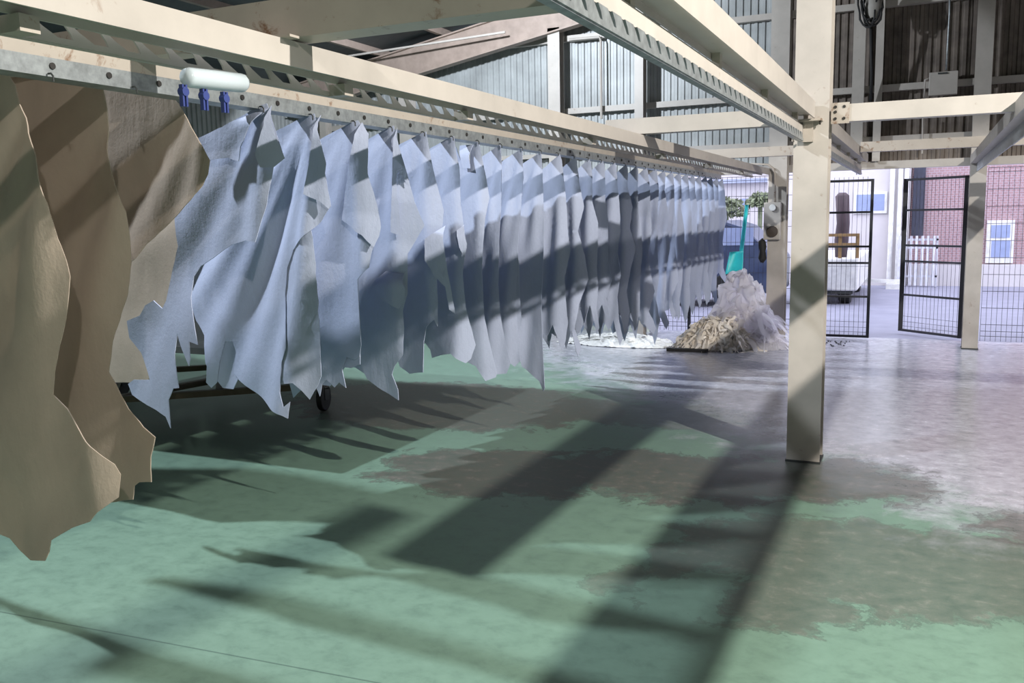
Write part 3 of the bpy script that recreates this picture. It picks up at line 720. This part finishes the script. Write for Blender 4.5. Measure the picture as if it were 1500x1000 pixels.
# ------------------------------------------------------------------ fence and gates
def wire_panel(bm, x0, x1, y, z0, z1, pitch=0.055, r=0.0022, x_to_y=0.0, horiz=(0.06, 0.12, 0.2), hp=0.2):
    x = x0
    while x <= x1 + 1e-6:
        yy = y + (x-x0)*x_to_y; box(bm, x-r, x+r, yy-r, yy+r, z0, z1); x += pitch
    zs = [z0+h for h in horiz]; z = z0 + hp*2
    while z < z1: zs.append(z); z += hp
    zs.append(z1)
    for z in zs: bar(bm, (x0, y-0.004, z), (x1, y-0.004+(x1-x0)*x_to_y, z), 0.005, 0.006)
FY = 11.97
t = thing('mesh_fence', (2.3, FY, 0.0), 'welded wire mesh fence right of the column by the gate, street behind', 'fence')
bm = BM(); wire_panel(bm, 0.66, 4.6, FY, 0.03, 2.08, 0.055); obj('wire_mesh', bm, M_wire, t)
bm = BM(); box(bm, 2.6, 2.65, FY+0.01, FY+0.06, 0, 2.1); obj('fence_post', bm, M_black, t)
t = thing('mesh_fence', (-2.4, FY, 0.0), 'wire mesh fence behind the plastic heap and the turquoise shovel', 'fence')
bm = BM(); wire_panel(bm, -3.40, -1.45, FY, 0.03, 2.08, 0.06, hp=0.2); obj('wire_mesh', bm, M_wire, t)
for x in (-3.44, -2.9):
    bm = BM(); box(bm, x, x+0.04, FY+0.01, FY+0.05, 0, 2.1); obj('fence_post', bm, M_black, t)
def gate(name, a, b2, z0, z1, zs, label, fw, wires=0.055):
    a, b2 = Vector(a), Vector(b2); t = thing(name, (a.x, a.y, 0), label, 'gate')
    bm = BM()
    for p, w in ((a, fw[0]), (b2, fw[1])): box(bm, p.x-w/2, p.x+w/2, p.y-0.02, p.y+0.02, z0, z1)
    for z in (z0+0.015, z1-0.015): bar(bm, (a.x, a.y, z), (b2.x, b2.y, z), 0.03, 0.03)
    obj('frame', bm, M_black, t)
    for z in zs:
        bm = BM(); bar(bm, (a.x, a.y, z), (b2.x, b2.y, z), 0.022, 0.026); obj('cross_bar', bm, M_black, t)
    bm = BM(); n = int((b2-a).length/wires)
    for i in range(1, n):
        p = a.lerp(b2, i/n); box(bm, p.x-0.0022, p.x+0.0022, p.y-0.0022, p.y+0.0022, z0, z1+0.03)
    for z in (z0+0.07, z0+0.13, z0+0.2, z0+0.9): bar(bm, (a.x, a.y, z), (b2.x, b2.y, z), 0.004)
    obj('wire_mesh', bm, M_wire, t)
    return t
def zat(px, py, Y): return at(px, py, Y).z
gate('mesh_gate', (-1.38, FY, 0), (-0.60, FY, 0), 0.02, zat(1276, 262, FY), [zat(1245, y, FY) for y in (311, 361, 385, 434)],
     'closed black framed mesh gate leaf just right of the free column', (0.035, 0.035))
pL, pR = at(1322, 400, 12.72), at(1411, 400, 12.15)
gate('mesh_gate', (pL.x, 12.72, 0), (pR.x, 12.15, 0), 0.03, zat(1322, 262, 12.72), [zat(1322, y, 12.72) for y in (308, 359, 382, 431)],
     'open black framed mesh gate leaf swung out towards the street', (0.055, 0.065))
bm = BM(); rnd = random.Random(9)
for i in range(26):
    p = atZ(rnd.uniform(1206, 1250), rnd.uniform(500, 507), 0); tube(bm, [p+Vector((0,0,0.003)), p+Vector((rnd.uniform(-.03,.03), rnd.uniform(-.03,.03), 0.008))], 0.006, 5)
tag(obj('floor_debris', bm, M_rub), 'scatter of small dark scraps on the floor by the closed gate leaf', 'debris', kind='stuff')

# ------------------------------------------------------------------ outside
M_street = simple('pale asphalt', (0.26, 0.265, 0.34), 0.85, var=0.08, scale=2)
bm = BM(); box(bm, -60, 60, 12.15, 60, -0.25, -0.01)
struct('trim_1', bm, M_street, 'pale grey street outside the gates', 'street')
M_wall = simple('white render', (0.62, 0.59, 0.60), 0.8, var=0.04, scale=2)
m, nt, b = new_mat('pink brick'); br = N(nt, 'ShaderNodeTexBrick'); p_ = pos(nt)
sx = N(nt, 'ShaderNodeSeparateXYZ'); nt.links.new(p_, sx.inputs[0]); cx_ = N(nt, 'ShaderNodeCombineXYZ')
nt.links.new(sx.outputs[0], cx_.inputs[0]); nt.links.new(sx.outputs[2], cx_.inputs[1]); nt.links.new(cx_.outputs[0], br.inputs['Vector'])
br.inputs['Color1'].default_value = (0.40, 0.255, 0.265, 1); br.inputs['Color2'].default_value = (0.33, 0.21, 0.225, 1); br.inputs['Mortar'].default_value = (0.42, 0.35, 0.38, 1)
br.inputs['Scale'].default_value = 5.0; br.inputs['Mortar Size'].default_value = 0.03
nt.links.new(br.outputs['Color'], b.inputs['Base Color']); b.inputs['Roughness'].default_value = 0.85; M_pink = m
M_glass = simple('window glass', (0.32, 0.38, 0.58), 0.15, var=0.05)
BY = 21.0
bl = thing('building', (-1.6, BY, 0), 'white rendered building across the street with a framed window', 'building')
xa, xb = at(1205, 300, BY).x-1.2, at(1333, 300, BY).x
bm = BM(); box(bm, xa, xb, BY, BY+6, -0.01, 7); obj('wall', bm, M_wall, bl)
p0, p1 = at(1250, 313, BY-0.04), at(1300, 280, BY-0.04)
bm = BM(); box(bm, p0.x, p1.x, BY-0.05, BY, p0.z, p1.z); f_ = obj('window', bm, M_white, bl)
p0, p1 = at(1254, 309, BY-0.04), at(1296, 284, BY-0.04)
bm = BM(); box(bm, p0.x, p1.x, BY-0.055, BY-0.05, p0.z, p1.z); o = obj('pane', bm, M_glass, f_)
bm = BM(); a = at(1318, 300, BY-0.1)
for dx in (-0.16, 0.0, 0.12): tube(bm, [(a.x+dx, BY-0.1, 0.0), (a.x+dx, BY-0.1, 7)], 0.05, 8)
obj('downpipe', bm, M_white, bl)
bp = thing('building', (3.0, BY, 0), 'pink brick building across the street with a small white-framed window', 'building')
xa = at(1334, 300, BY).x
bm = BM(); box(bm, xa, 12, BY+0.25, BY+6, -0.01, 7); obj('wall', bm, M_pink, bp)
bm = BM(); box(bm, xa, 12, BY+0.10, BY+0.25, -0.01, 0.45); obj('plinth', bm, M_wall, bp)
p0, p1 = at(1443, 385, BY+0.2), at(1487, 322, BY+0.2)
bm = BM(); box(bm, p0.x, p1.x, BY+0.16, BY+0.25, p0.z, p1.z); f_ = obj('window', bm, M_white, bp)
for (x0, y0, x1, y1) in ((1451, 377, 1480, 352), (1451, 348, 1480, 329)):
    p0, p1 = at(x0, y0, BY+0.2), at(x1, y1, BY+0.2)
    bm = BM(); box(bm, p0.x, p1.x, BY+0.15, BY+0.16, p0.z, p1.z); obj('pane', bm, M_glass, f_)
p0, p1 = at(1335, 345, BY+0.2), at(1357, 235, BY+0.2)
bm = BM(); box(bm, p0.x, p1.x, BY+0.17, BY+0.25, p0.z, p1.z); obj('dark_door', bm, simple('dark doorway', (0.05, 0.055, 0.085)), bp)
p0, p1 = at(1314, 410, BY-0.3), at(1375, 345, BY-0.3)
M_pipe = simple('white fence slats', (0.68, 0.69, 0.76), 0.6)
t = thing('slat_screen', ((p0.x+p1.x)/2, BY-0.3, 0), 'white slatted screen standing at the foot of the brick building', 'screen')
bm = BM(); x = p0.x
while x < p1.x: box(bm, x, x+0.05, BY-0.33, BY-0.3, 0.02, p1.z); x += 0.11
obj('slats', bm, M_pipe, t)
bm = BM()
for z in (0.2, 0.8, p1.z-0.1): box(bm, p0.x, p1.x, BY-0.30, BY-0.27, z, z+0.04)
for x in (p0.x, p1.x-0.04): box(bm, x, x+0.04, BY-0.30, BY-0.26, 0, p1.z)
obj('rails', bm, M_pipe, t)
bm = BM(); a = at(1255, 402, 20.2); c = at(1325, 412, 20.2)
bar(bm, (a.x, 20.2, 0.16), (c.x, 20.2, 0.14), 0.07); box(bm, c.x-0.35, c.x, 20.0, 20.4, -0.01, 0.10); box(bm, a.x, a.x+0.1, 20.15, 20.25, -0.01, 0.2)
tag(obj('barrier_pole', bm, M_white), 'white barrier pole lying low in front of the white building', 'barrier')
# small truck
TY = 16.4
t = thing('truck', (-1.9, TY, 0), 'small white truck with a stake-sided bed beyond the closed gate leaf', 'truck')
xr = at(1256, 410, TY).x
bm = BM(); z0, z1 = at(1240, 426, TY).z, at(1240, 378, TY).z
box(bm, xr-1.0, xr, TY, TY+3.6, z0, z1); obj('cargo_body', bm, M_white, t, bevel=0.03)
bm = BM(); box(bm, xr-0.95, xr-0.08, TY+0.1, TY+3.5, max(0.18, z0-0.2), z0); obj('chassis', bm, M_dark, t)
for x in (xr-0.22, xr-0.85):
    for y in (TY+0.42, TY+2.9):
        bm = BM(); disc(bm, (x, y, 0.24), (1,0,0), 0.25, 0.2, 28); w = obj('wheel', bm, M_rub, t, bevel=0.03)
        bm = BM(); disc(bm, (x+0.1, y, 0.24), (1,0,0), 0.12, 0.02, 16); obj('hub', bm, M_galv, w)
M_wood = simple('yellow brown wood', (0.30, 0.19, 0.08))
zt = at(1240, 342, TY).z
bm = BM()
for x in (xr-0.02, xr-0.3, xr-0.6, xr-0.95): box(bm, x-0.03, x+0.03, TY+0.02, TY+0.06, z1, zt)
for z in (zt-0.05, (z1+zt)/2): box(bm, xr-1.0, xr, TY, TY+0.03, z, z+0.05)
obj('stake_side', bm, M_wood, t)
bm = BM(); c = at(1232, 372, TY+0.4); c2 = at(1234, 282, TY+0.4)
tube(bm, [(c.x, TY+0.4, z1), (c.x, TY+0.4, z1+0.3), (c.x+0.02, TY+0.4, (c.z+c2.z)/2), (c2.x, TY+0.4, c2.z-0.06), (c2.x, TY+0.4, c2.z)], [0.10, 0.12, 0.11, 0.12, 0.06], 12)
tag(obj('rolled_tarp', bm, simple('dark maroon tarp', (0.07, 0.045, 0.055)), None, True), 'dark maroon roll standing upright on the white truck bed', 'roll')
# things left of the switch box column
M_car = simple('dark blue car paint', (0.05, 0.07, 0.14), 0.3)
CYY = 15.5
t = thing('van', (-3.2, CYY, 0), 'dark blue van parked outside the fence behind the turquoise shovel', 'van')
p0, p1 = at(1030, 420, CYY), at(1140, 322, CYY)
bm = BM()
pr = [(-0.0, 0.25), (4.0, 0.25), (4.0, 0.85), (3.4, p1.z-0.1), (3.1, p1.z), (0.15, p1.z), (0.0, 0.9)]
prism(bm, [(p1.x-4.0+x, CYY, z) for x, z in pr], (0, 1.6, 0)); obj('body', bm, M_car, t, bevel=0.05)
for x in (p1.x-3.2, p1.x-0.8):
    for y in (CYY+0.08, CYY+1.5):
        bm = BM(); disc(bm, (x, y, 0.30), (0,1,0), 0.31, 0.2, 26); obj('wheel', bm, M_rub, t, bevel=0.03)
bm = BM()
for x in (p1.x-3.3, p1.x-2.1, p1.x-1.2): box(bm, x, x+0.8, CYY-0.012, CYY, p1.z-0.42, p1.z-0.12)
obj('side_window', bm, M_glass, t)
bm = BM(); box(bm, p1.x-2.9, p1.x-1.9, CYY-0.02, CYY, 0.72, 0.78); obj('trim_strip', bm, M_white, t)
M_bush = simple('pale green leaves', (0.24, 0.28, 0.17), 0.8, var=0.3, scale=6)
rnd = random.Random(2)
def bush(cx, cy, cz, r, label):
    bm = BM()
    for i in range(420):
        a, e = rnd.uniform(0, 2*PI), rnd.uniform(-0.2, 1.4); rr = r*rnd.uniform(0.55, 1)
        c = Vector((cx+rr*math.cos(a)*math.cos(e), cy+rr*0.6*math.sin(a)*math.cos(e), cz+rr*0.75*math.sin(e)))
        d1 = Vector((rnd.gauss(0,1), rnd.gauss(0,1), rnd.gauss(0,1))).normalized()*0.07; d2 = d1.orthogonal().normalized()*0.03
        bm.faces.new([bm.verts.new(c+d1), bm.verts.new(c+d2), bm.verts.new(c-d1), bm.verts.new(c-d2)])
    tube(bm, [(cx, cy, 0), (cx, cy, cz+0.1)], 0.05, 6)
    tag(obj('shrub', bm, M_bush), label, 'shrub')
c = at(1076, 295, 18.5); bush(c.x-0.12, 18.3, c.z-0.25, 0.45, 'pale green shrub beyond the van, beside the end of the hide row')
c = at(1108, 285, 19.0); bush(c.x+0.05, 19.2, c.z-0.2, 0.32, 'smaller shrub beyond the van, left of the switch box column')
bm = BM(); box(bm, -9, at(1150, 300, BY).x-0.6, BY+1.5, BY+5, -0.01, at(1090, 268, BY+1.5).z); bt = obj('wall', bm, M_wall, None)
bw = thing('building', (-6, BY+1.5, 0), 'low pale building far behind the van and shrubs', 'building'); put(bt, bw)
bm = BM(); box(bm, -9.2, at(1150, 300, BY).x-0.55, BY+1.3, BY+5, at(1090, 268, BY+1.5).z, at(1090, 262, BY+1.5).z); obj('roof', bm, simple('blue grey roof', (0.40, 0.45, 0.60)), bw)
p0, p1 = at(1085, 300, BY+1.4), at(1118, 290, BY+1.4)
bm = BM(); box(bm, p0.x, p1.x, BY+1.44, BY+1.5, p0.z, p1.z); obj('window', bm, M_glass, bw)
bm = BM(); box(bm, -8, 14, 28, 30, -0.01, 9); tag(obj('building', bm, M_wall), 'tall pale building closing the view behind the low ones', 'building')

# ------------------------------------------------------------------ light
def lamp(name, loc, power, col, cut=80, radius=0.075):
    l = bpy.data.lights.new(name, 'SPOT'); l.energy = power; l.color = col; l.shadow_soft_size = radius
    l.spot_size = math.radians(2*cut); l.spot_blend = 0.06
    o = bpy.data.objects.new(name, l); COL.objects.link(o); o.location = loc
    return o
LCOL, RCOL = (0.84, 0.91, 1.0), (1.0, 0.945, 0.87)
lamp('high_bay_lamp', (-4.5, 2.35, 4.4), 900, LCOL)
lamp('high_bay_lamp', (3.2, 2.35, 4.4), 2300, RCOL, radius=0.045)
l3 = lamp('flood_lamp', (-4.8, 8.3, 4.25), 850, LCOL, 64)
l3.rotation_euler = (math.radians(52), 0, 0)
lamp('high_bay_lamp', (3.2, -3.2, 4.4), 700, RCOL)
w = bpy.data.worlds.new('world'); S.world = w; w.use_nodes = True
bg = w.node_tree.nodes['Background']; bg.inputs[0].default_value = (0.81, 0.835, 1.0, 1); bg.inputs[1].default_value = 4.0
S.view_settings.view_transform = 'Standard'; S.view_settings.look = 'None'; S.view_settings.gamma = 1; S.view_settings.use_curve_mapping = False
S.view_settings.exposure = -0.03
